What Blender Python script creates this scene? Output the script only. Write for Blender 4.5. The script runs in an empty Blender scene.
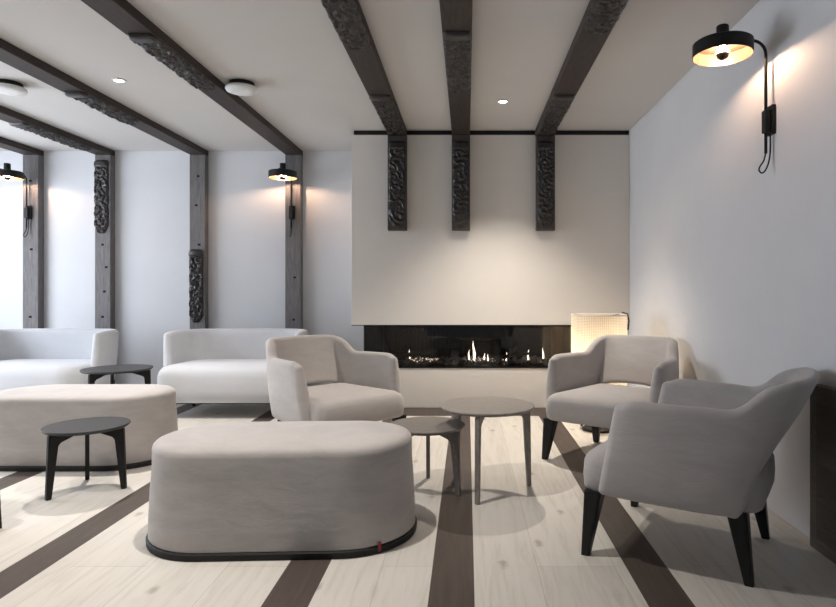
import bpy, bmesh, math, random
from mathutils import Vector, Matrix, noise
PI = math.pi
S = bpy.context.scene
COL = S.collection
random.seed(4)

# ------------------------------------------------------------ camera
cd = bpy.data.cameras.new('camera'); cam = bpy.data.objects.new('camera', cd); COL.objects.link(cam)
cam.location = (0, 0, 1.10); cam.rotation_euler = (PI/2, 0, 0)
cd.sensor_width = 36; cd.lens = 600*36/836
cd.shift_x = -49/836; cd.shift_y = -12/836
cd.clip_start = 0.05
S.camera = cam
S.view_settings.view_transform = 'Standard'; S.view_settings.look = 'None'
S.view_settings.gamma = 1; S.view_settings.exposure = 0.38; S.view_settings.use_curve_mapping = False

# ------------------------------------------------------------ world and lights
W = bpy.data.worlds.new('world'); S.world = W; W.use_nodes = True
bg = W.node_tree.nodes['Background']; bg.inputs[0].default_value = (0.72, 0.82, 1.0, 1); bg.inputs[1].default_value = 0.5

def area(name, loc, rot, sx, sy, power, col):
    l = bpy.data.lights.new(name, 'AREA'); l.shape = 'RECTANGLE'; l.size = sx; l.size_y = sy
    l.energy = power; l.color = col
    o = bpy.data.objects.new(name, l); o.location = loc; o.rotation_euler = rot; COL.objects.link(o); return o
def spot(name, loc, power, col, size=98, blend=1.0, r=0.035):
    l = bpy.data.lights.new(name, 'SPOT'); l.energy = power; l.color = col; l.spot_size = math.radians(size)
    l.spot_blend = blend; l.shadow_soft_size = r
    o = bpy.data.objects.new(name, l); o.location = loc; COL.objects.link(o); return o

# daylight entering by the windows of the left wall and of the wall behind the camera
area('daylight_left', (-5.72, 4.45, 1.45), (0, -PI/2, 0), 2.0, 2.6, 100, (0.82, 0.89, 1.0))
area('daylight_left', (-5.72, 1.0, 1.45), (0, -PI/2, 0), 2.0, 2.6, 8, (0.80, 0.89, 1.0))
area('daylight_rear', (-2.6, -2.42, 1.45), (PI/2, 0, PI), 3.2, 1.9, 4, (0.86, 0.91, 1.0))
DOWN = [(0.287, 4.79, 200), (-2.50, 4.31, 190), (-2.50, 2.1, 90), (-4.9, 4.31, 70), (-4.9, 2.1, 50), (-0.85, 2.45, 125), (0.0, -0.6, 8), (-2.5, -0.2, 10)]
for x, y, p in DOWN:
    spot('downlight_beam', (x, y, 2.585), p, (1.0, 0.90, 0.78) if x > 0 else (1.0, 0.935, 0.86), 98 if y > 4 else 108)

# ------------------------------------------------------------ helpers
def link(name, me, mat, parent=None, smooth=False):
    o = bpy.data.objects.new(name, me); COL.objects.link(o)
    if mat: me.materials.append(mat)
    if parent: o.parent = parent
    if smooth:
        for p in me.polygons: p.use_smooth = True
    return o
def from_bm(name, bm, mat, parent=None, smooth=False, loc=None):
    bmesh.ops.recalc_face_normals(bm, faces=bm.faces)
    me = bpy.data.meshes.new(name); bm.to_mesh(me); bm.free()
    o = link(name, me, mat, parent, smooth)
    if loc: o.location = loc
    return o
def bx(bm, x0, x1, y0, y1, z0, z1, bev=0.0, seg=2):
    b = bmesh.new()
    vs = [b.verts.new(p) for p in [(x0,y0,z0),(x1,y0,z0),(x1,y1,z0),(x0,y1,z0),(x0,y0,z1),(x1,y0,z1),(x1,y1,z1),(x0,y1,z1)]]
    for f in [(0,3,2,1),(4,5,6,7),(0,1,5,4),(1,2,6,5),(2,3,7,6),(3,0,4,7)]: b.faces.new([vs[i] for i in f])
    if bev: bmesh.ops.bevel(b, geom=b.edges[:], offset=bev, segments=seg, profile=0.5, affect='EDGES')
    me = bpy.data.meshes.new('t'); b.to_mesh(me); b.free(); bm.from_mesh(me); bpy.data.meshes.remove(me)
    return bm
def box(name, x0, x1, y0, y1, z0, z1, mat, parent=None, bev=0.0):
    return from_bm(name, bx(bmesh.new(), x0, x1, y0, y1, z0, z1, bev), mat, parent)
def loft(bm, rings, cap0=True, cap1=True, closed=True):
    R = [[bm.verts.new(p) for p in r] for r in rings]
    n = len(R[0])
    for a, b in zip(R, R[1:]):
        for i in range(n if closed else n-1):
            j = (i+1) % n
            bm.faces.new((a[i], a[j], b[j], b[i]))
    if cap0: bm.faces.new(R[0][::-1])
    if cap1: bm.faces.new(R[-1])
    return bm
def lathe(bm, prof, seg=48, cx=0, cy=0, caps=True):
    rings = [[(cx+r*math.cos(2*PI*i/seg), cy+r*math.sin(2*PI*i/seg), z) for i in range(seg)] for r, z in prof]
    return loft(bm, rings, caps, caps)
def tube(bm, pts, r, seg=10, r1=None):
    pts = [Vector(p) for p in pts]; rings = []; n = len(pts); prev = None
    for i, p in enumerate(pts):
        t = (pts[min(i+1, n-1)] - pts[max(i-1, 0)]).normalized()
        if prev is None:
            a = Vector((1, 0, 0)) if abs(t.x) < 0.8 else Vector((0, 1, 0))
            u = t.cross(a).normalized()
        else: u = (prev - t*prev.dot(t)).normalized()
        prev = u; v = t.cross(u)
        rr = r if r1 is None else r + (r1-r)*i/(n-1)
        rings.append([p + rr*(math.cos(2*PI*k/seg)*u + math.sin(2*PI*k/seg)*v) for k in range(seg)])
    return loft(bm, rings)
def catmull(P, sub):
    out = []; n = len(P)
    for i in range(n-1):
        p0, p1, p2, p3 = P[max(i-1, 0)], P[i], P[i+1], P[min(i+2, n-1)]
        for s in range(sub):
            t = s/sub
            out.append([0.5*((2*b)+(-a+c)*t+(2*a-5*b+4*c-d)*t*t+(-a+3*b-3*c+d)*t**3) for a, b, c, d in zip(p0, p1, p2, p3)])
    out.append(list(P[-1])); return out
def thing(name, label, cat, loc=(0,0,0), rz=0, group=None):
    o = bpy.data.objects.new(name, None); o.empty_display_size = 0.1; COL.objects.link(o)
    o.location = loc; o.rotation_euler = (0, 0, rz); tag(o, label, cat, group); return o
def tag(o, label, cat, group=None):
    o['label'] = label; o['category'] = cat
    if group: o['group'] = group
    return o
def struct(o): o['kind'] = 'structure'; return o
def dup(root, loc, rz, label, group=None):
    r = root.copy(); COL.objects.link(r); r.location = loc; r.rotation_euler = (0, 0, rz); r['label'] = label
    if group: r['group'] = group
    for ch in list(root.children):
        c = ch.copy(); COL.objects.link(c); c.parent = r
        for g in list(ch.children):
            d = g.copy(); COL.objects.link(d); d.parent = c
    return r
def rrect(a, b, r, n=10):
    """rounded rectangle outline, half sizes a, b"""
    out = []
    for cx, cy, a0 in ((a-r, b-r, 0), (-a+r, b-r, PI/2), (-a+r, -b+r, PI), (a-r, -b+r, 1.5*PI)):
        for i in range(n+1):
            t = a0 + PI/2*i/n; out.append((cx+r*math.cos(t), cy+r*math.sin(t)))
    return out

# ------------------------------------------------------------ materials
class NT:
    def __init__(s, name):
        s.m = bpy.data.materials.new(name); s.m.use_nodes = True; s.t = s.m.node_tree
        s.p = s.t.nodes['Principled BSDF']; s.out = s.t.nodes['Material Output']
    def n(s, kind, **kw):
        nd = s.t.nodes.new(kind)
        for k, v in kw.items(): setattr(nd, k, v)
        return nd
    def l(s, a, b): s.t.links.new(a, b)
    def coord(s, scale=(1,1,1), out='Object'):
        c = s.n('ShaderNodeTexCoord'); m = s.n('ShaderNodeMapping'); s.l(c.outputs[out], m.inputs[0])
        m.inputs['Scale'].default_value = scale; return m.outputs[0]
    def noise(s, vec, scale, detail=4, rough=0.55, dist=0.0):
        t = s.n('ShaderNodeTexNoise'); s.l(vec, t.inputs['Vector']); t.inputs['Scale'].default_value = scale
        t.inputs['Detail'].default_value = detail; t.inputs['Roughness'].default_value = rough; t.inputs['Distortion'].default_value = dist
        return t.outputs[0]
    def ramp(s, fac, stops):
        r = s.n('ShaderNodeValToRGB'); s.l(fac, r.inputs[0]); e = r.color_ramp.elements
        e[0].position, e[0].color = stops[0][0], (*stops[0][1], 1); e[1].position, e[1].color = stops[-1][0], (*stops[-1][1], 1)
        for p, c in stops[1:-1]:
            x = e.new(p); x.color = (*c, 1)
        return r.outputs[0]
    def math(s, op, a, b=None):
        m = s.n('ShaderNodeMath', operation=op)
        for i, v in enumerate((a, b)):
            if v is None: continue
            if isinstance(v, (int, float)): m.inputs[i].default_value = v
            else: s.l(v, m.inputs[i])
        return m.outputs[0]
    def mix(s, fac, a, b):
        m = s.n('ShaderNodeMix', data_type='RGBA')
        for sock, v in ((m.inputs[0], fac), (m.inputs[6], a), (m.inputs[7], b)):
            if isinstance(v, (int, float)): sock.default_value = v
            elif isinstance(v, tuple): sock.default_value = (*v, 1)
            else: s.l(v, sock)
        return m.outputs[2]
    def bump(s, h, strength, dist=0.01):
        b = s.n('ShaderNodeBump'); s.l(h, b.inputs['Height']); b.inputs['Strength'].default_value = strength
        b.inputs['Distance'].default_value = dist; s.l(b.outputs[0], s.p.inputs['Normal'])
    def set(s, **kw):
        for k, v in kw.items(): s.p.inputs[k.replace('_', ' ')].default_value = v
        return s

def plaster(name, col, var=0.06, bump=0.25):
    t = NT(name); v = t.coord()
    a = tuple(c*(1-var) for c in col)
    t.l(t.ramp(t.noise(v, 1.6, 6, 0.65), [(0.3, a), (0.7, col)]), t.p.inputs['Base Color'])
    t.bump(t.noise(v, 26, 6, 0.7), bump, 0.004); t.set(Roughness=0.85); return t.m
def fabric(name, col, var=0.10, sheen=0.35, weave=900, wr=1.0):
    t = NT(name); v = t.coord(); v2 = t.coord((1, 1, 3))
    big = t.noise(v2, 4.5, 5, 0.65, 0.6)
    dk = tuple(c*(1-var) for c in col)
    t.l(t.ramp(big, [(0.32, dk), (0.68, col)]), t.p.inputs['Base Color'])
    fine = t.noise(v2, weave/6, 3, 0.7); med = t.noise(v2, 9, 4, 0.6, 0.8)
    h = t.math('ADD', t.math('MULTIPLY', fine, 0.12), t.math('MULTIPLY', med, wr))
    t.bump(h, 0.35, 0.012)
    t.set(Roughness=0.95, Sheen_Weight=sheen, Sheen_Roughness=0.45, Specular_IOR_Level=0.2); return t.m
def wood(name, c0, c1, scale=(1,1,1), rough=0.6, bump=0.3, ns=7.0):
    t = NT(name); v = t.coord(scale)
    g = t.noise(v, ns, 7, 0.65, 0.8)
    t.l(t.ramp(g, [(0.3, c0), (0.7, c1)]), t.p.inputs['Base Color'])
    t.bump(g, bump, 0.004); t.set(Roughness=rough, Specular_IOR_Level=0.28); return t.m
def plain(name, col, rough=0.5, metal=0.0):
    t = NT(name); v = t.coord()
    dk = tuple(c*0.88 for c in col)
    t.l(t.ramp(t.noise(v, 30, 3), [(0.35, dk), (0.65, col)]), t.p.inputs['Base Color'])
    t.set(Roughness=rough, Metallic=metal, Specular_IOR_Level=0.3); return t.m
def emit(name, col, strength):
    t = NT(name); t.set(Base_Color=(*col, 1), Emission_Color=(*col, 1), Emission_Strength=strength); return t.m

def floor_material():
    t = NT('pale_oak_floor')
    c = t.n('ShaderNodeTexCoord'); sep = t.n('ShaderNodeSeparateXYZ'); t.l(c.outputs['Object'], sep.inputs[0])
    X, Y = sep.outputs[0], sep.outputs[1]
    def band(v, lo, hi): return t.math('MULTIPLY', t.math('GREATER_THAN', v, lo), t.math('LESS_THAN', v, hi))
    m = None
    for lo, hi in STRIPES:
        b = band(X, lo, hi); m = b if m is None else t.math('MAXIMUM', m, b)
    hearth = t.math('MULTIPLY', band(Y, 5.30, 5.70), t.math('GREATER_THAN', X, -0.98))
    m = t.math('MAXIMUM', m, hearth)
    # planks between the dark strips
    br = t.n('ShaderNodeTexBrick'); mp = t.n('ShaderNodeMapping'); t.l(c.outputs['Object'], mp.inputs[0])
    mp.inputs['Rotation'].default_value = (0, 0, PI/2); mp.inputs['Location'].default_value = (0.3, 0.03, 0); t.l(mp.outputs[0], br.inputs[0])
    br.offset = 0.37; br.inputs['Scale'].default_value = 1; br.inputs['Brick Width'].default_value = 2.1; br.inputs['Row Height'].default_value = 0.31
    br.inputs['Mortar Size'].default_value = 0.0012; br.inputs['Mortar Smooth'].default_value = 0.2
    br.inputs['Color1'].default_value = (0.64, 0.61, 0.565, 1); br.inputs['Color2'].default_value = (0.70, 0.67, 0.62, 1); br.inputs['Mortar'].default_value = (0.46, 0.42, 0.37, 1)
    g = t.n('ShaderNodeMapping'); t.l(c.outputs['Object'], g.inputs[0]); g.inputs['Scale'].default_value = (9, 0.8, 1)
    grain = t.noise(g.outputs[0], 2.2, 8, 0.6, 1.6)
    grc = t.ramp(grain, [(0.25, (0.66, 0.62, 0.58)), (0.5, (0.93, 0.92, 0.90)), (0.75, (1, 1, 1))])
    mul = t.n('ShaderNodeMix', data_type='RGBA', blend_type='MULTIPLY'); mul.inputs[0].default_value = 0.6
    t.l(br.outputs[0], mul.inputs[6]); t.l(grc, mul.inputs[7])
    # knots
    km = t.n('ShaderNodeMapping'); t.l(c.outputs['Object'], km.inputs[0]); km.inputs['Scale'].default_value = (2.9, 1.6, 1)
    vo = t.n('ShaderNodeTexVoronoi', voronoi_dimensions='2D'); t.l(km.outputs[0], vo.inputs['Vector']); vo.inputs['Scale'].default_value = 1.0
    wob = t.math('ADD', vo.outputs['Distance'], t.math('MULTIPLY', t.noise(c.outputs['Object'], 28, 4), 0.10))
    knot = t.ramp(wob, [(0.070, (1, 1, 1)), (0.120, (0, 0, 0))])
    base = t.mix(t.math('MULTIPLY', knot, 0.55), mul.outputs[2], (0.24, 0.20, 0.17))
    dg = t.ramp(grain, [(0.25, (0.052, 0.038, 0.031)), (0.75, (0.092, 0.070, 0.058))])
    t.l(t.mix(m, base, dg), t.p.inputs['Base Color'])
    t.bump(t.math('ADD', grain, t.math('MULTIPLY', br.outputs[1], -1.0)), 0.12, 0.003)
    t.set(Roughness=0.55); return t.m

STRIPES = [(0.635, 0.798), (-0.138, 0.027), (-0.72, -0.555), (-1.83, -1.67), (-2.745, -2.585), (-3.86, -3.70), (-4.75, -4.59)]
M = dict(
    floor=floor_material(),
    wall=plaster('grey_white_plaster', (0.68, 0.685, 0.70)),
    ceil=plaster('ceiling_plaster', (0.60, 0.585, 0.565), 0.03, 0.12),
    hood=plaster('warm_white_plaster', (0.70, 0.67, 0.63), 0.05, 0.2),
    beam=wood('dark_beam_wood', (0.028, 0.021, 0.018), (0.060, 0.046, 0.040), (10, 0.9, 10), 0.55, 0.4),
    post=wood('window_lit_post_wood', (0.11, 0.10, 0.10), (0.21, 0.20, 0.197), (10, 10, 0.9), 0.6, 0.4),  # lighter than the beams: window light put into the wood colour
    hoodpost=wood('dark_post_wood', (0.040, 0.033, 0.030), (0.085, 0.072, 0.066), (10, 10, 0.9), 0.55, 0.4),
    carve=wood('black_carved_wood', (0.010, 0.008, 0.007), (0.026, 0.021, 0.019), (6, 6, 6), 0.38, 0.3),
    hole=plain('dark_hole', (0.01, 0.01, 0.01), 0.9),
    black=plain('black_metal', (0.018, 0.017, 0.017), 0.45, 0.3),
    blackwood=wood('black_stained_wood', (0.006, 0.006, 0.006), (0.013, 0.013, 0.013), (8, 8, 1), 0.4, 0.15),
    blacktop=plain('black_table_top', (0.038, 0.039, 0.042), 0.5),
    greywood=wood('grey_brown_oak', (0.20, 0.178, 0.158), (0.32, 0.29, 0.262), (3, 14, 3), 0.5, 0.15),
    greywood_d=wood('dark_grey_oak', (0.135, 0.122, 0.110), (0.22, 0.20, 0.182), (3, 14, 3), 0.5, 0.15),
    nubuck=fabric('warm_grey_nubuck', (0.50, 0.468, 0.45), 0.17, 0.3, 900, 0.4),
    chairf=fabric('grey_chair_fabric', (0.45, 0.42, 0.405), 0.13, 0.35, 1200, 0.35),
    sofaf=fabric('pale_sofa_fabric', (0.60, 0.61, 0.635), 0.05, 0.3, 1500, 0.3),
    plinth=plain('black_plinth', (0.015, 0.015, 0.014), 0.6),
    red=plain('red_tag_cloth', (0.28, 0.05, 0.05), 0.8),
    white=plain('white_plastic', (0.80, 0.81, 0.80), 0.4),
    brown=wood('brown_reflected_wood', (0.15, 0.07, 0.045), (0.26, 0.13, 0.085), (3, 3, 12), 0.6, 0.2),
    cab=wood('dark_cabinet_wood', (0.10, 0.085, 0.072), (0.155, 0.135, 0.115), (8, 1.2, 8), 0.55, 0.15),
    cabdoor=wood('dark_cabinet_door', (0.075, 0.062, 0.050), (0.115, 0.098, 0.082), (8, 1.2, 8), 0.5, 0.15),
    frame=plain('window_frame_paint', (0.6, 0.6, 0.6), 0.5),
    firebox=plain('firebox_black_steel', (0.035, 0.034, 0.033), 0.45, 0.4),
    ember=plain('crushed_black_glass', (0.30, 0.30, 0.30), 0.15),
    flame=emit('flame_glow', (1.0, 0.80, 0.62), 4.0),
    emberglow=emit('ember_glow', (1.0, 0.80, 0.62), 1.0),
    bulb=emit('warm_bulb_glow', (1.0, 0.66, 0.44), 560.0),
    down=emit('downlight_glow', (1.0, 0.95, 0.88), 14.0),
    bulbcap=plain('mirrored_bulb_cap', (0.05, 0.04, 0.035), 0.2, 0.8),
)
M['carve'].node_tree.nodes['Principled BSDF'].inputs['Specular IOR Level'].default_value = 0.6
M['carve'].node_tree.nodes['Principled BSDF'].inputs['Roughness'].default_value = 0.32
# ------------------------------------------------------------ room shell
XR, H, YH, YB, XL, YF = 1.53, 2.62, 5.65, 6.49, -5.80, -2.50
struct(box('floor', XL, XR, YF, YB, -0.1, 0, M['floor']))
struct(box('ceiling', XL-0.1, XR+0.1, YF-0.1, YB+0.1, H, H+0.1, M['ceil']))
struct(box('wall_right', XR, XR+0.1, YF, YB+0.1, -0.1, H, M['wall']))
struct(box('wall_back', XL-0.1, XR, YB, YB+0.1, -0.1, H, M['wall']))
def wall_with_openings(name, horizontal, fixed0, fixed1, a0, a1, ops, z0, z1):
    bm = bmesh.new()
    def put(p, q, za, zb):
        if horizontal: bx(bm, p, q, fixed0, fixed1, za, zb)
        else: bx(bm, fixed0, fixed1, p, q, za, zb)
    cur = a0
    for (p, q) in ops:
        put(cur, p, -0.1, H); put(p, q, -0.1, z0); put(p, q, z1, H); cur = q
    put(cur, a1, -0.1, H)
    return struct(from_bm(name, bm, M['wall']))
wall_with_openings('wall_left', False, XL-0.1, XL, YF, YB, [(-0.4, 2.4), (3.05, 5.85)], 0.4, 2.45)
wall_with_openings('wall_front', True, YF-0.1, YF, XL-0.1, XR+0.1, [(-4.3, -0.9)], 0.4, 2.4)
glass = NT('clear_window_glass'); glass.set(Base_Color=(1, 1, 1, 1), Roughness=0.0, Transmission_Weight=1.0, IOR=1.02)
def window(n, horizontal, f, a0, a1, z0, z1):
    bm = bmesh.new(); w = 0.05
    mid = (a0+a1)/2
    for p, q, za, zb in ((a0, a0+w, z0, z1), (a1-w, a1, z0, z1), (mid-w/2, mid+w/2, z0+w, z1-w), (a0+w, a1-w, z0, z0+w), (a0+w, a1-w, z1-w, z1)):
        if horizontal: bx(bm, p, q, f-0.03, f+0.03, za, zb)
        else: bx(bm, f-0.03, f+0.03, p, q, za, zb)
    o = struct(from_bm('window_%d' % n, bm, M['frame']))
    if horizontal: box('pane', a0+w, a1-w, f-0.004, f+0.004, z0+w, z1-w, glass.m, o)
    else: box('pane', f-0.004, f+0.004, a0+w, a1-w, z0+w, z1-w, glass.m, o)
window(1, False, XL-0.06, 3.05, 5.85, 0.4, 2.45)
window(2, False, XL-0.06, -0.4, 2.4, 0.4, 2.45)
window(3, True, YF-0.06, -4.3, -0.9, 0.4, 2.4)

# ------------------------------------------------------------ carved relief
def carving(name, width, length, depth, seed, parent, M4, pointed=True):
    """relief board: local u across, v along, w out of the surface; M4 places it"""
    nu = 30; nv = max(20, int(length/0.006)); rnd = random.Random(seed)
    centres = []; v = 0.09
    while v < length-0.06:
        centres.append((v, rnd.choice((-1, 1))*rnd.uniform(0, 0.25)*width, rnd.uniform(0.05, 0.075), rnd.choice((-1, 1)))); v += rnd.uniform(0.11, 0.16)
    bm = bmesh.new(); grid = []
    for j in range(nv+1):
        vv = length*j/nv; e = max(0.0, min(vv, length-vv))
        wf = 1.0
        if pointed and vv > length-0.10: wf = 0.35+0.65*math.sin(min(1, (length-vv)/0.10)*PI/2)
        if vv < 0.05: wf = min(wf, 0.72+0.28*math.sqrt(max(0, vv/0.05)))
        wf *= 1+0.035*math.sin(vv*47+seed)
        row = []
        for i in range(nu+1):
            a = -1+2*i/nu; u = a*width/2
            dx = 9e9; swirl = 0; nz0 = noise.noise(Vector((u*30+9, vv*30, seed*2.3)))
            for cv, cu, cr, sg in centres:
                d = math.hypot(vv-cv, u-cu)
                if d < dx:
                    dx = d; an = math.atan2(vv-cv, u-cu)
                    swirl = math.sin(d/cr*6.5 + sg*an*3 + nz0*2.2 + seed) if d > 0.014 else 1.0
            nz = noise.noise(Vector((u*24, vv*24, seed*3.1)))
            leaf = 1-abs(noise.noise(Vector((abs(u)*52+nz*1.5, vv*38+nz, seed*1.7))))*4.5
            hgt = 0.50 + 0.38*swirl + 0.26*max(-1, leaf)
            edge = min(1, max(0.0, 1-abs(a))*5)**0.5 * min(1, e/0.018)**0.5
            w = depth*(0.30 + 0.70*max(0.05, min(1.15, hgt)))*(0.15+0.85*edge)
            if vv < 0.07 and vv > 0.006: w = depth*(1.15-0.25*(a*a))*(0.5+0.5*edge)
            row.append(bm.verts.new(M4 @ Vector((u*wf, vv, w))))
        grid.append(row)
    for j in range(nv):
        for i in range(nu):
            bm.faces.new((grid[j][i], grid[j][i+1], grid[j+1][i+1], grid[j+1][i]))
    # skirt into the timber
    inv = M4.inverted()
    loop = [grid[0][i] for i in range(nu+1)] + [grid[j][nu] for j in range(1, nv+1)] + [grid[nv][i] for i in range(nu-1, -1, -1)] + [grid[j][0] for j in range(nv-1, 0, -1)]
    low = []
    for q in loop:
        c = inv @ q.co; low.append(bm.verts.new(M4 @ Vector((c.x, c.y, -0.003))))
    for k in range(len(loop)):
        j = (k+1) % len(loop); bm.faces.new((loop[k], low[k], low[j], loop[j]))
    bm.faces.new(low)
    return from_bm(name, bm, M['carve'], parent, True)
def mat4(origin, u, v, w):
    m = Matrix.Identity(4)
    for k in range(3): m[k][0] = u[k]; m[k][1] = v[k]; m[k][2] = w[k]; m[k][3] = origin[k]
    return m

BD = 0.06; ZB = H-BD       # beam depth and underside
def beam(label, x0, x1, y1, carves, seed):
    t = thing('ceiling_beam', label, 'beam', ((x0+x1)/2, YF, H), 0, 'dark timber ceiling beams')
    w = (x1-x0)/2
    box('timber', -w, w, 0, y1-YF, -BD, 0, M['beam'], t, 0.004)
    for k, (ya, yb) in enumerate(carves):
        carving('carved_relief', 2*w*0.97, yb-ya, 0.024, seed+k*5, t, mat4((0, ya-YF, -BD), (1,0,0), (0,1,0), (0,0,-1)))
    return t
beam('dark ceiling beam meeting the left carved post on the fireplace hood', -0.735, -0.565, YH+0.02, [(2.50, 3.60), (4.45, 5.62)], 1)
beam('dark ceiling beam running to the middle carved post on the hood', -0.140, 0.028, YH+0.02, [(3.36, 4.36)], 2)
beam('dark ceiling beam nearest the right wall, above its carved hood post', 0.640, 0.812, YH+0.02, [(2.30, 3.38), (4.45, 5.62)], 3)
beam('long dark ceiling beam ending at the post with the wall lamp beside the fireplace', -1.94, -1.775, YB, [(3.39, 4.33)], 4)
beam('ceiling beam ending over the post whose carving sits low above the sofa', -2.96, -2.795, YB, [(4.37, 5.22)], 5)
beam('ceiling beam ending over the post with a carving at its top', -3.97, -3.805, YB, [(5.17, 6.15)], 6)
beam('leftmost ceiling beam, over the post with the far left wall lamp', -4.74, -4.575, YB, [], 7)

def wall_post(label, x0, x1, carve, pegs, seed):
    t = thing('timber_post', label, 'post', ((x0+x1)/2, YB, 0), 0, 'grey timber posts on the back wall')
    w = (x1-x0)/2
    box('timber', -w, w, -0.09, 0, 0, ZB, M['post'], t, 0.004)
    if carve:
        zb, zt = carve
        carving('carved_relief', 0.15, zt-zb, 0.032, seed, t, mat4((-0.01, -0.09, zt), (1,0,0), (0,0,-1), (0,-1,0)))
    for z, dx in pegs:
        bm = bmesh.new(); bx(bm, dx-0.014, dx+0.014, -0.0915, -0.088, z-0.011, z+0.011, 0.004); from_bm('peg_hole', bm, M['hole'], t)
wall_post('grey timber post carrying the wall lamp nearest the fireplace', -1.94, -1.775, None, [(2.35, 0.0), (1.25, 0.02), (0.80, 0.01)], 11)
wall_post('grey timber post with carving low down behind the sofa back', -2.96, -2.795, (0.77, 1.55), [(2.33, 0.01), (2.02, -0.01), (1.60, 0.02)], 12)
wall_post('grey timber post with a black carving at its upper end', -3.97, -3.805, (1.72, 2.50), [(1.60, 0.0), (1.36, 0.04), (1.10, 0.02), (0.83, 0.0)], 13)
wall_post('leftmost grey timber post, with a wall lamp fixed to it', -4.74, -4.575, None, [(2.28, 0.0), (1.55, 0.01), (0.83, 0.0)], 14)

# ------------------------------------------------------------ fireplace
HL = -1.088
fp = thing('fireplace', 'built-in gas fireplace with long glass front under a tall pale hood', 'fireplace', (0, YH, 0))
box('hood', HL, XR-0.001, 0, YB-YH-0.001, 0.785, H-0.045, M['hood'], fp, 0.003)
box('hood_shadow_line', HL+0.002, XR-0.002, 0.002, 0.30, 0.778, 0.7848, M['black'], fp)  # black strip stands in for the shadow line under the hood
box('shadow_gap', HL+0.02, XR-0.001, 0.012, YB-YH-0.001, H-0.045, H-0.001, M['black'], fp)
BL, OX = -0.979, 1.03
bm = bmesh.new()
bx(bm, BL, XR-0.001, 0.03, YB-YH-0.001, 0.0, 0.375, 0.003)
bx(bm, OX, XR-0.001, 0.03, YB-YH-0.001, 0.375, 0.785)
bx(bm, BL, OX, 0.62, YB-YH-0.001, 0.375, 0.785)
from_bm('plinth', bm, M['hood'], fp)
bm = bmesh.new()
bx(bm, BL+0.001, OX-0.001, 0.56, 0.615, 0.376, 0.784)
bx(bm, BL+0.001, BL+0.015, 0.04, 0.56, 0.376, 0.784)
bx(bm, OX-0.03, OX-0.001, 0.04, 0.56, 0.376, 0.784)
bx(bm, BL+0.015, OX-0.03, 0.04, 0.56, 0.376, 0.39)
bx(bm, BL+0.015, OX-0.03, 0.04, 0.56, 0.77, 0.784)
x = BL+0.10
while x < 0.15:
    bx(bm, x, x+0.018, 0.545, 0.56, 0.40, 0.77); x += 0.042
from_bm('firebox', bm, M['firebox'], fp)
box('brown_reflection', 0.865, 0.965, 0.30, 0.545, 0.39, 0.77, M['brown'], fp)  # brown block painted in for a wood-coloured reflection in the glass
bm = bmesh.new()
bx(bm, BL, OX, 0.022, 0.034, 0.770, 0.785); bx(bm, BL, OX, 0.022, 0.034, 0.375, 0.387)
from_bm('glass_frame', bm, M['black'], fp)
g2 = NT('fireplace_glass')
tr = g2.n('ShaderNodeBsdfTransparent'); gl = g2.n('ShaderNodeBsdfGlossy'); gl.inputs['Roughness'].default_value = 0.02
fr = g2.n('ShaderNodeFresnel'); fr.inputs[0].default_value = 1.45; mx = g2.n('ShaderNodeMixShader')
tr.inputs[0].default_value = (0.8, 0.8, 0.8, 1)
g2.l(fr.outputs[0], mx.inputs[0]); g2.l(tr.outputs[0], mx.inputs[1]); g2.l(gl.outputs[0], mx.inputs[2]); g2.l(mx.outputs[0], g2.out.inputs[0])
box('glass_pane', BL+0.001, OX-0.001, 0.026, 0.032, 0.387, 0.770, g2.m, fp)
def pebbles(name, n, mat, rnd, x0, x1, y0, y1, z, s0, s1):
    bm = bmesh.new()
    for k in range(n):
        b = bmesh.new(); bmesh.ops.create_icosphere(b, subdivisions=1, radius=rnd.uniform(s0, s1))
        c = Vector((rnd.uniform(x0, x1), rnd.uniform(y0, y1), z+rnd.uniform(0, 0.035)))
        for v in b.verts: v.co = v.co*rnd.uniform(0.65, 1.25)+c
        me = bpy.data.meshes.new('t'); b.to_mesh(me); b.free(); bm.from_mesh(me); bpy.data.meshes.remove(me)
    return from_bm(name, bm, mat, fp)
rnd = random.Random(8)
o = pebbles('ember_bed', 520, M['ember'], rnd, BL+0.03, 0.80, 0.07, 0.45, 0.40, 0.012, 0.028); o['kind'] = 'stuff'
o = pebbles('glowing_embers', 46, M['emberglow'], rnd, -0.55, -0.28, 0.08, 0.20, 0.425, 0.003, 0.007); o['kind'] = 'stuff'
o = pebbles('glowing_embers', 40, M['emberglow'], rnd, 0.02, 0.35, 0.08, 0.25, 0.425, 0.003, 0.007); o['kind'] = 'stuff'
for a, b, r in (((-0.86, 0.30, 0.44), (-0.30, 0.22, 0.52), 0.024), ((-0.75, 0.15, 0.44), (-0.45, 0.38, 0.48), 0.02), ((0.18, 0.30, 0.44), (0.62, 0.2, 0.50), 0.024), ((0.35, 0.15, 0.44), (0.5, 0.4, 0.55), 0.018)):
    pts = [Vector(a).lerp(Vector(b), t/6)+Vector((0, 0, 0.008*math.sin(t*2))) for t in range(7)]
    from_bm('log', tube(bmesh.new(), pts, r, 9, r*0.6), wood('charred_log', (0.03, 0.027, 0.025), (0.12, 0.11, 0.10), (6, 6, 6)) if 'charred_log' not in bpy.data.materials else bpy.data.materials['charred_log'], fp, True)
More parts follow.
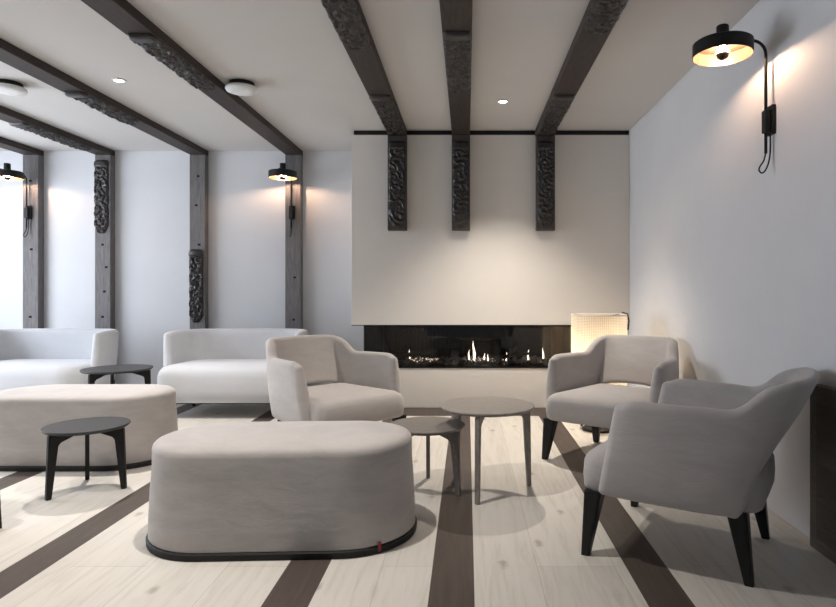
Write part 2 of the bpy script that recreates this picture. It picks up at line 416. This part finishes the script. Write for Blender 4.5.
def flame(x, y, h, w, sd):
    bm = bmesh.new(); rings = []
    for k in range(11):
        t = k/10; r = w*max(0.0, math.sin(PI*min(1, (t*0.82+0.18))))**1.1*(1-t*0.55)+0.0006
        cx = x+0.35*w*math.sin(t*5+sd)*(0.4+t*1.6); cy = y+0.2*w*math.sin(t*4+sd*2)
        rings.append([(cx+r*math.cos(2*PI*i/10), cy+r*0.6*math.sin(2*PI*i/10), 0.42+h*t) for i in range(10)])
    from_bm('flame', loft(bm, rings), M['flame'], fp, True)
for x, h, w, sd in ((0.068, 0.20, 0.019, 0.5), (0.02, 0.11, 0.011, 2), (0.17, 0.08, 0.009, 3), (0.205, 0.07, 0.008, 1), (0.385, 0.09, 0.010, 4), (0.60, 0.115, 0.013, 2.4), (0.745, 0.13, 0.012, 0.2), (-0.57, 0.11, 0.008, 1.2)):
    flame(x, 0.22 if x > -0.5 else 0.3, h, w*0.72, sd)

for lab, x0, x1, sd in (('left of three short black carved posts on the hood', -0.738, -0.563, 21), ('middle of three short black carved posts on the hood', -0.142, 0.028, 22), ('right of three short black carved posts on the hood', 0.645, 0.818, 23)):
    t = thing('carved_post', lab, 'post', ((x0+x1)/2, YH, 1.67), 0, 'short carved posts on the fireplace hood')
    w = (x1-x0)/2
    box('timber', -w, w, -0.075, -0.0005, 0, ZB-1.67-0.001, M['hoodpost'], t, 0.003)
    carving('carved_relief', 2*w*0.90, 0.80, 0.022, sd, t, mat4((0, -0.075, 0.825), (1,0,0), (0,0,-1), (0,-1,0)))

# ------------------------------------------------------------ cabinet, right wall
cb = thing('wall_cabinet', 'low dark wood cabinet against the right wall behind the armchair', 'cabinet', (XR, 2.60, 0))
box('carcass', -0.045, -0.0005, -2.2, 0, 0, 0.70, M['cab'], cb, 0.002)
box('door', -0.050, -0.044, -1.05, -0.055, 0.054, 0.626, M['cabdoor'], cb, 0.001)
box('door', -0.050, -0.044, -2.15, -1.056, 0.054, 0.626, M['cabdoor'], cb, 0.001)

# ------------------------------------------------------------ ceiling fittings
for i, (x, y, p) in enumerate(DOWN):
    lab = {0: 'small lit recessed downlight between the beams before the fireplace hood', 1: 'small lit recessed downlight in the ceiling at left'}.get(i, 'recessed downlight outside the view')
    if i > 1: continue
    t = thing('downlight', lab, 'light', (x, y, H), 0, 'recessed ceiling downlights')
    from_bm('trim_ring', lathe(bmesh.new(), [(0.032, -0.0005), (0.034, -0.008), (0.047, -0.006), (0.048, -0.0005)], 32), M['white'], t, True)
    from_bm('lens', lathe(bmesh.new(), [(0.031, -0.0006), (0.031, -0.005)], 32), M['down'], t)
for x, lab in ((-1.64, 'round white ceiling disc on black base, right of the long beam'), (-3.34, 'round white ceiling disc cut by the left edge of view')):
    t = thing('ceiling_disc_light', lab, 'light', (x, 4.37, H), 0, 'round white ceiling discs')
    from_bm('base', lathe(bmesh.new(), [(0.088, -0.0005), (0.088, -0.032)], 40), M['black'], t)
    from_bm('disc', lathe(bmesh.new(), [(0.095, -0.032), (0.112, -0.036), (0.115, -0.050), (0.108, -0.062), (0.05, -0.066)], 48), M['white'], t, True)

# ------------------------------------------------------------ wall lamps
shade_in = plain('bronze_shade_lining', (0.11, 0.075, 0.05), 0.4, 0.3)
def wall_lamp():
    t = thing('wall_lamp', 'black swing arm wall lamp with lit bulb on the right wall', 'lamp', group='black swing arm wall lamps')
    from_bm('wall_box', bx(bx(bmesh.new(), -0.032, 0.032, -0.020, -0.0005, -0.073, 0.073, 0.003), -0.022, 0.022, -0.048, -0.020, -0.062, 0.050, 0.004), M['black'], t)
    pts = [(0, -0.036, -0.165), (0, -0.036, 0.33)]
    for k in range(1, 9):
        a = PI/2*k/8; pts.append((0, -0.036-0.07*(1-math.cos(a)), 0.33+0.07*math.sin(a)))
    pts.append((0, -0.35, 0.40))
    from_bm('arm', tube(bmesh.new(), pts, 0.0075, 12), M['black'], t, True)
    cy = -0.252; r = 0.142
    sh = from_bm('shade', lathe(bmesh.new(), [(0.03, 0.392), (r-0.008, 0.392), (r, 0.386), (r, 0.322), (r-0.003, 0.322), (r-0.003, 0.384), (0.03, 0.387)], 56, 0, cy, False), M['black'], t)
    sh.data.materials.append(shade_in)
    for p in sh.data.polygons:
        if p.index//56 >= 4: p.material_index = 1
    from_bm('socket', lathe(bmesh.new(), [(0.030, 0.378), (0.030, 0.470), (0.026, 0.474)], 32, 0, cy), M['black'], t)
    bm = bmesh.new(); prof = [(0.012, 0.378), (0.014, 0.366)] + [(0.031*math.sin(a), 0.335+0.031*math.cos(a)) for a in [0.55+0.2*k for k in range(6)]]
    b = from_bm('bulb', lathe(bm, prof, 24, 0, cy), M['bulb'], t, True)
    prof = [(0.0325*math.sin(a), 0.335+0.0325*math.cos(a)) for a in [1.62, 1.9, 2.2, 2.5, 2.8, 3.05]]
    from_bm('bulb_cap', lathe(bmesh.new(), prof, 24, 0, cy), M['bulbcap'], t, True)
    c = [(0, -0.036, -0.16), (0.0, -0.046, -0.20), (0.0, -0.064, -0.228), (0.0, -0.070, -0.248), (0.0, -0.058, -0.262), (0, -0.040, -0.252), (0, -0.022, -0.21), (0, -0.014, -0.15), (0, -0.014, -0.07)]
    from_bm('cord', tube(bmesh.new(), [Vector(p) for p in catmull(c, 5)], 0.004, 8), M['black'], t, True)
    return t
lamp = wall_lamp(); lamp.location = (XR, 3.00, 1.955); lamp.rotation_euler = (0, 0, -PI/2)
dup(lamp, (-1.862, YB-0.09, 1.94), -0.10, 'black swing arm wall lamp on the timber post beside the fireplace')
dup(lamp, (-4.665, YB-0.09, 1.94), -0.2, 'black swing arm wall lamp on the leftmost post, cut by the left edge')

# ------------------------------------------------------------ ottomans
def ottoman():
    t = thing('ottoman', 'large warm grey upholstered ottoman in the centre foreground', 'ottoman', group='long rounded ottomans')
    A, B = 0.592, 0.312
    prof = [(0.030, 0.006), (0.036, 0.0), (0.12, 0.002), (0.24, 0.008), (0.34, 0.016), (0.410, 0.016), (0.428, 0.020), (0.438, 0.029), (0.444, 0.045), (0.448, 0.08), (0.451, 0.15), (0.452, 0.26)]
    rings = []
    for z, ins in prof:
        a, b = A-ins, B-ins; r = max(0.02, b-0.006)
        rings.append([(x, y, z) for x, y in rrect(a, b, r, 12)])
    body = from_bm('upholstery', loft(bmesh.new(), rings), M['nubuck'], t, True)
    bm = bmesh.new()
    loft(bm, [[(x, y, z) for x, y in rrect(A+o, B+o, 0.306+o, 12)] for z, o in ((0, 0.0), (0.002, 0.006), (0.026, 0.008), (0.032, 0.002))])
    from_bm('plinth', bm, M['plinth'], t, False)
    tb = from_bm('fabric_tag', bx(bmesh.new(), 0.447, 0.460, -0.275, -0.258, 0.010, 0.046, 0.002), M['red'], t); tb['label'] = 'small red fabric tag'
    # seam running up the rounded end
    pts = []
    for z, ins in prof[1:9]:
        a = A-ins; pts.append((-a+0.045+ins*0.1, -(B-ins)+0.115, z))
    return t
ot = ottoman(); ot.location = (-0.832, 2.768, 0); ot.rotation_euler = (0, 0, math.radians(2.5))
dup(ot, (-2.54, 3.98, 0), math.radians(180), 'pale ottoman behind the black tripod table at left')

# ------------------------------------------------------------ upholstered shells
def sweep_shell(keys, sub, bulge=0.0, ns=9):
    """keys: bx by bz tx ty tz thick_bottom thick_top (one half, outer end first, last on the axis)"""
    half = catmull(keys, sub)
    st = half + [[-s[0], s[1], s[2], -s[3], s[4], s[5], s[6], s[7]] for s in half[-2::-1]]
    n = len(st); mids = [Vector(((s[0]+s[3])/2, (s[1]+s[4])/2)) for s in st]
    rings = []
    def ring(s, nrm, f=1.0, push=Vector((0, 0, 0)), shrink=0.0):
        Bp, Tp = Vector(s[:3]), Vector(s[3:6]); up = (Tp-Bp); Hh = up.length; up.normalize()
        Bp = Bp+up*shrink+push; Tp = Tp-up*shrink+push; Hh -= 2*shrink
        rb, rt = s[6]/2*f, s[7]/2*f; out = []
        for k in range(ns+1):
            q = k/ns; h = rb+(Hh-rb-rt)*q; rr = rb+(rt-rb)*q
            out.append(Bp+up*h+nrm*(rr+bulge*math.sin(PI*q)*f))
        for k in range(1, 8):
            a = PI*k/8; out.append(Tp-up*rt+nrm*rt*math.cos(a)+up*rt*math.sin(a))
        for k in range(ns+1):
            q = 1-k/ns; h = rb+(Hh-rb-rt)*q; rr = rb+(rt-rb)*q
            out.append(Bp+up*h-nrm*(rr+bulge*0.6*math.sin(PI*q)*f))
        for k in range(1, 6):
            a = PI*k/6; out.append(Bp+up*rb-nrm*rb*math.cos(a)-up*rb*math.sin(a))
        return out
    nr = []
    for i in range(n):
        d = mids[min(i+1, n-1)]-mids[max(i-1, 0)]
        v = Vector((d.y, -d.x, 0)); v.normalize(); nr.append(v)
    # outward means away from the seat centre
    c = Vector((0, 0.0))
    for i in range(n):
        if (Vector((mids[i].x, mids[i].y))-c).dot(Vector((nr[i].x, nr[i].y))) < 0: nr[i] = -nr[i]
    d0 = (mids[0]-mids[1]).normalized(); d1 = (mids[-1]-mids[-2]).normalized()
    d0 = Vector((d0.x, d0.y, 0)); d1 = Vector((d1.x, d1.y, 0)); R0 = keys[0][6]*0.5
    for a in (0, 22, 45, 67):
        a = math.radians(a); rings.append(ring(st[0], nr[0], max(0.12, math.sin(a)), d0*R0*math.cos(a), R0*0.6*(1-math.sin(a))))
    for s, v in zip(st, nr): rings.append(ring(s, v))
    for a in (67, 45, 22, 0):
        a = math.radians(a); rings.append(ring(st[-1], nr[-1], max(0.12, math.sin(a)), d1*R0*math.cos(a), R0*0.6*(1-math.sin(a))))
    return loft(bmesh.new(), rings)
def cushion(prof, wf, wr, y0, y1, rad, n=10, crown=0.0):
    """trapezoid rounded block; prof: (z, inset); wf/wr half width front/rear"""
    rings = []
    cy, b = (y0+y1)/2, (y1-y0)/2; A = max(wf, wr)
    for z, ins in prof:
        r = max(0.012, min(rad-ins*0.5, b-ins-0.002)); out = []
        for x, y in rrect(A-ins, b-ins, r, n):
            f = (y+b)/(2*b); w = wf+(wr-wf)*f
            out.append((x*w/A, cy+y, z))
        rings.append(out)
    return loft(bmesh.new(), rings)
def taper_leg(bm, top, bot, wt, wb, seg=4):
    rings = []
    for k in range(seg+1):
        t = k/seg; c = Vector(top).lerp(Vector(bot), t); w = (wt+(wb-wt)*t)/2
        rings.append([(c.x+x, c.y+y, c.z) for x, y in rrect(w, w*0.85, w*0.3, 2)])
    return loft(bm, rings[::-1])

def armchair():
    t = thing('armchair', 'a', 'armchair', group='grey upholstered armchairs with black legs')
    keys = [  # bottom xyz, top xyz, thickness bottom/top
        (0.342, -0.240, 0.265, 0.364, -0.158, 0.650, 0.070, 0.062),
        (0.341, -0.180, 0.263, 0.366, -0.110, 0.666, 0.072, 0.068),
        (0.333, -0.040, 0.260, 0.358,  0.000, 0.666, 0.075, 0.070),
        (0.318,  0.110, 0.257, 0.340,  0.130, 0.664, 0.078, 0.070),
        (0.300,  0.200, 0.256, 0.318,  0.248, 0.667, 0.080, 0.068),
        (0.282,  0.250, 0.262, 0.288,  0.345, 0.742, 0.078, 0.066),
        (0.245,  0.280, 0.390, 0.250,  0.430, 0.772, 0.066, 0.062),
        (0.175,  0.292, 0.432, 0.178,  0.465, 0.776, 0.060, 0.060),
        (0.090,  0.298, 0.446, 0.090,  0.480, 0.777, 0.060, 0.060),
        (0.000,  0.299, 0.449, 0.000,  0.483, 0.777, 0.060, 0.060)]
    from_bm('backrest', sweep_shell(keys, 5, 0.010), M['chairf'], t, True)
    prof = [(0.262, 0.03), (0.264, 0.012), (0.275, 0.0), (0.33, -0.004), (0.385, 0.0), (0.412, 0.014), (0.428, 0.04), (0.440, 0.09), (0.448, 0.16), (0.450, 0.24)]
    from_bm('seat', cushion(prof, 0.345, 0.262, -0.360, 0.325, 0.085, 8), M['chairf'], t, True)
    for sx in (1, -1):
        from_bm('leg', taper_leg(bmesh.new(), (sx*0.305, -0.300, 0.268), (sx*0.335, -0.330, 0), 0.088, 0.038), M['blackwood'], t)
        from_bm('leg', taper_leg(bmesh.new(), (sx*0.235, 0.240, 0.268), (sx*0.255, 0.285, 0), 0.088, 0.038), M['blackwood'], t)
    return t
def face(dx, dy): return math.atan2(dx, -dy)      # local front is -Y
ch = armchair()
def put_chair(o, fx, fy, dx, dy):
    """fx,fy = middle between the front feet"""
    l = math.hypot(dx, dy); dx, dy = dx/l, dy/l
    o.location = (fx-dx*0.335, fy-dy*0.335, 0); o.rotation_euler = (0, 0, face(dx, dy))
C = [((0.675, 2.80), (-0.515, 0.33), 'grey armchair at right seen from its side, nearest the camera'),
     ((0.778, 3.740), (-0.60, -0.80), 'grey armchair in front of the glowing woven floor lamp'),
     ((-0.655, 3.81), (0.70, -0.71), 'light grey armchair behind the large ottoman, left of the fireplace'),
     ((-2.25, 2.45), (0.97, -0.22), 'armchair almost wholly outside the left edge, only a black leg showing')]
for i, (p, d, lab) in enumerate(C):
    o = ch if i == 0 else dup(ch, (0,0,0), 0, lab)
    o['label'] = lab; put_chair(o, *p, *d)

# ------------------------------------------------------------ sofas
def sofa():
    t = thing('sofa', 'pale two seat sofa with curved back between table and armchair', 'sofa', group='pale curved back sofas')
    keys = [
        (0.572, -0.12, 0.20, 0.597, -0.09, 0.725, 0.060, 0.060),
        (0.572, -0.02, 0.20, 0.600,  0.00, 0.735, 0.075, 0.070),
        (0.550,  0.13, 0.20, 0.582,  0.16, 0.735, 0.090, 0.080),
        (0.485,  0.250, 0.20, 0.520,  0.295, 0.735, 0.095, 0.085),
        (0.375,  0.315, 0.20, 0.395,  0.365, 0.735, 0.095, 0.085),
        (0.200,  0.335, 0.20, 0.205,  0.390, 0.735, 0.095, 0.085),
        (0.000,  0.338, 0.20, 0.000,  0.395, 0.735, 0.095, 0.085)]
    from_bm('backrest', sweep_shell(keys, 5, 0.008), M['sofaf'], t, True)
    prof = [(0.135, 0.05), (0.138, 0.02), (0.155, 0.0), (0.25, -0.008), (0.36, -0.004), (0.40, 0.006), (0.430, 0.03), (0.444, 0.07), (0.452, 0.13), (0.456, 0.22)]
    from_bm('seat', cushion(prof, 0.610, 0.535, -0.40, 0.34, 0.20, 10), M['sofaf'], t, True)
    bm = bmesh.new()
    bx(bm, -0.50, 0.50, -0.27, -0.24, 0.11, 0.137); bx(bm, -0.50, 0.50, 0.20, 0.23, 0.11, 0.137)
    bx(bm, -0.50, -0.47, -0.27, 0.23, 0.11, 0.137); bx(bm, 0.47, 0.50, -0.27, 0.23, 0.11, 0.137)
    from_bm('base_frame', bm, M['black'], t)
    for sx in (1, -1):
        for y in (-0.24, 0.20):
            from_bm('leg', taper_leg(bmesh.new(), (sx*0.45, y, 0.115), (sx*0.50, y*1.12, 0), 0.034, 0.024), M['black'], t)
    return t
sf = sofa(); sf.location = (-2.13, 5.55, 0)
dup(sf, (-3.96, 5.55, 0), 0, 'pale sofa at far left, cut by the left edge of the view')

# ------------------------------------------------------------ tripod tables
def table(name, label, r, h, angs, top_mat, leg_mat, legw, group, loc, slim=False):
    t = thing(name, label, 'table', loc, 0, group)
    th = 0.020
    from_bm('tabletop', lathe(bmesh.new(), [(r-0.03, h-th), (r-0.012, h-th+0.002), (r-0.003, h-0.010), (r, h-0.005), (r-0.002, h)], 72), top_mat, t)
    for a in angs:
        a = math.radians(a); d = Vector((math.cos(a), math.sin(a), 0)); s = Vector((-d.y, d.x, 0))
        bm = bmesh.new(); hw = 0.011 if not slim else 0.013
        # profile in the (d, z) plane: apron arm from the centre, flowing into a tapering leg
        ro = r-0.012
        wt = legw; wb = legw*0.55; out = ro+ (0.006 if slim else 0.012)
        poly = [(0.0, h-th-0.001), (ro, h-th-0.001), (out, 0.0), (out-wb, 0.0), (ro-wt, h-th-0.065), (ro-wt-0.012, h-th-0.050), (ro-wt-0.09, h-th-0.024), (0.0, h-th-0.020)]
        A = [bm.verts.new(d*p+s*hw+Vector((0, 0, z))) for p, z in poly]
        Bv = [bm.verts.new(d*p-s*hw+Vector((0, 0, z))) for p, z in poly]
        n = len(poly)
        bm.faces.new(A); bm.faces.new(Bv[::-1])
        for i in range(n): bm.faces.new((A[i], Bv[i], Bv[(i+1) % n], A[(i+1) % n]))
        bmesh.ops.recalc_face_normals(bm, faces=bm.faces)
        bmesh.ops.bevel(bm, geom=bm.edges[:], offset=0.003, segments=2, affect='EDGES')
        from_bm('leg', bm, leg_mat, t)
    return t
def ang(cx, cy, px, py): return math.degrees(math.atan2(py-cy, px-cx))
table('side_table', 'taller grey-brown round side table between the ottoman and armchair', 0.262, 0.47, [-104, 14, 136], M['greywood'], M['greywood'], 0.040, 'round tripod side tables', (0.113, 3.34, 0), True)
table('side_table', 'low grey round table tucked behind the big ottoman end', 0.212, 0.362, [92, -28, -148], M['greywood_d'], M['greywood_d'], 0.048, 'round tripod side tables', (-0.222, 3.34, 0))
table('side_table', 'low black round tripod table in front of the pale ottoman', 0.213, 0.360, [-118, 3, 122], M['blacktop'], M['blackwood'], 0.048, 'round tripod side tables', (-2.115, 3.34, 0))
table('side_table', 'black round table standing between the two sofas', 0.262, 0.475, [-110, 10, 130], M['blacktop'], M['blackwood'], 0.044, 'round tripod side tables', (-2.855, 4.90, 0))

# ------------------------------------------------------------ floor lamp
sm = NT('woven_shade')
c = sm.coord((1, 1, 1)); w1 = sm.n('ShaderNodeTexWave'); sm.l(c, w1.inputs[0]); w1.bands_direction = 'Z'; w1.inputs['Scale'].default_value = 26; w1.inputs['Distortion'].default_value = 1.5; w1.inputs['Detail'].default_value = 3
cc = sm.n('ShaderNodeTexCoord'); sp = sm.n('ShaderNodeSeparateXYZ'); sm.l(cc.outputs['Object'], sp.inputs[0])
an = sm.math('ARCTAN2', sp.outputs[1], sp.outputs[0]); sw = sm.math('SINE', sm.math('MULTIPLY', an, 96))
f = sm.math('ADD', sm.math('MULTIPLY', w1.outputs[1], 0.5), sm.math('ADD', sm.math('MULTIPLY', sw, 0.25), sm.math('MULTIPLY', sm.noise(c, 14, 4), 0.5)))
colr = sm.ramp(f, [(0.1, (0.62, 0.52, 0.38)), (0.9, (0.93, 0.88, 0.78))])
df = sm.n('ShaderNodeBsdfDiffuse'); tl = sm.n('ShaderNodeBsdfTranslucent'); ms = sm.n('ShaderNodeMixShader'); ms.inputs[0].default_value = 0.55
sm.l(colr, df.inputs[0]); sm.l(colr, tl.inputs[0]); sm.l(df.outputs[0], ms.inputs[1]); sm.l(tl.outputs[0], ms.inputs[2]); sm.l(ms.outputs[0], sm.out.inputs[0])
fl = thing('floor_lamp', 'glowing woven cylinder lamp in the corner behind the armchair', 'lamp', (1.05, 4.78, 0))
r = 0.218
from_bm('lamp_shade', lathe(bmesh.new(), [(r, 0.30), (r, 0.915)], 64, caps=False), sm.m, fl, True)
for z in (0.30, 0.915):
    bm = tube(bmesh.new(), [(r*math.cos(a*PI/24), r*math.sin(a*PI/24), z) for a in range(49)], 0.004, 6)
    from_bm('shade_ring', bm, M['hood'], fl, True)
for k in range(3):
    a = 2*PI*k/3+0.5
    from_bm('shade_spoke', tube(bmesh.new(), [(0.008, 0, 0.900), (r*math.cos(a), r*math.sin(a), 0.913)], 0.003, 6), M['black'], fl)
from_bm('hook', tube(bmesh.new(), [(0.205, -0.10, 0.80), (0.213, -0.10, 0.87), (0.205, -0.09, 0.925), (0.17, -0.06, 0.935)], 0.006, 8), M['black'], fl, True)
for k in range(3):
    a = 2*PI*k/3-1.9
    from_bm('leg', tube(bmesh.new(), [(0.17*math.cos(a), 0.17*math.sin(a), 0.0), (0.19*math.cos(a), 0.19*math.sin(a), 0.20), (0.212*math.cos(a), 0.212*math.sin(a), 0.32)], 0.009, 8), M['black'], fl, True)
from_bm('base', lathe(bmesh.new(), [(0.13, 0.0), (0.13, 0.014), (0.12, 0.02)], 40), M['black'], fl)
from_bm('pole', tube(bmesh.new(), [(0, 0, 0.02), (0, 0, 0.905)], 0.008, 8), M['black'], fl)
fb = emit('floor_lamp_bulb_glow', (1.0, 0.80, 0.58), 65.0)
from_bm('bulb', lathe(bmesh.new(), [(0.012, 0.555)]+[(0.04*math.sin(a), 0.60-0.04*math.cos(a)) for a in (0.6, 1.0, 1.4, 1.8, 2.2, 2.6, 3.0)], 20), fb, fl, True)
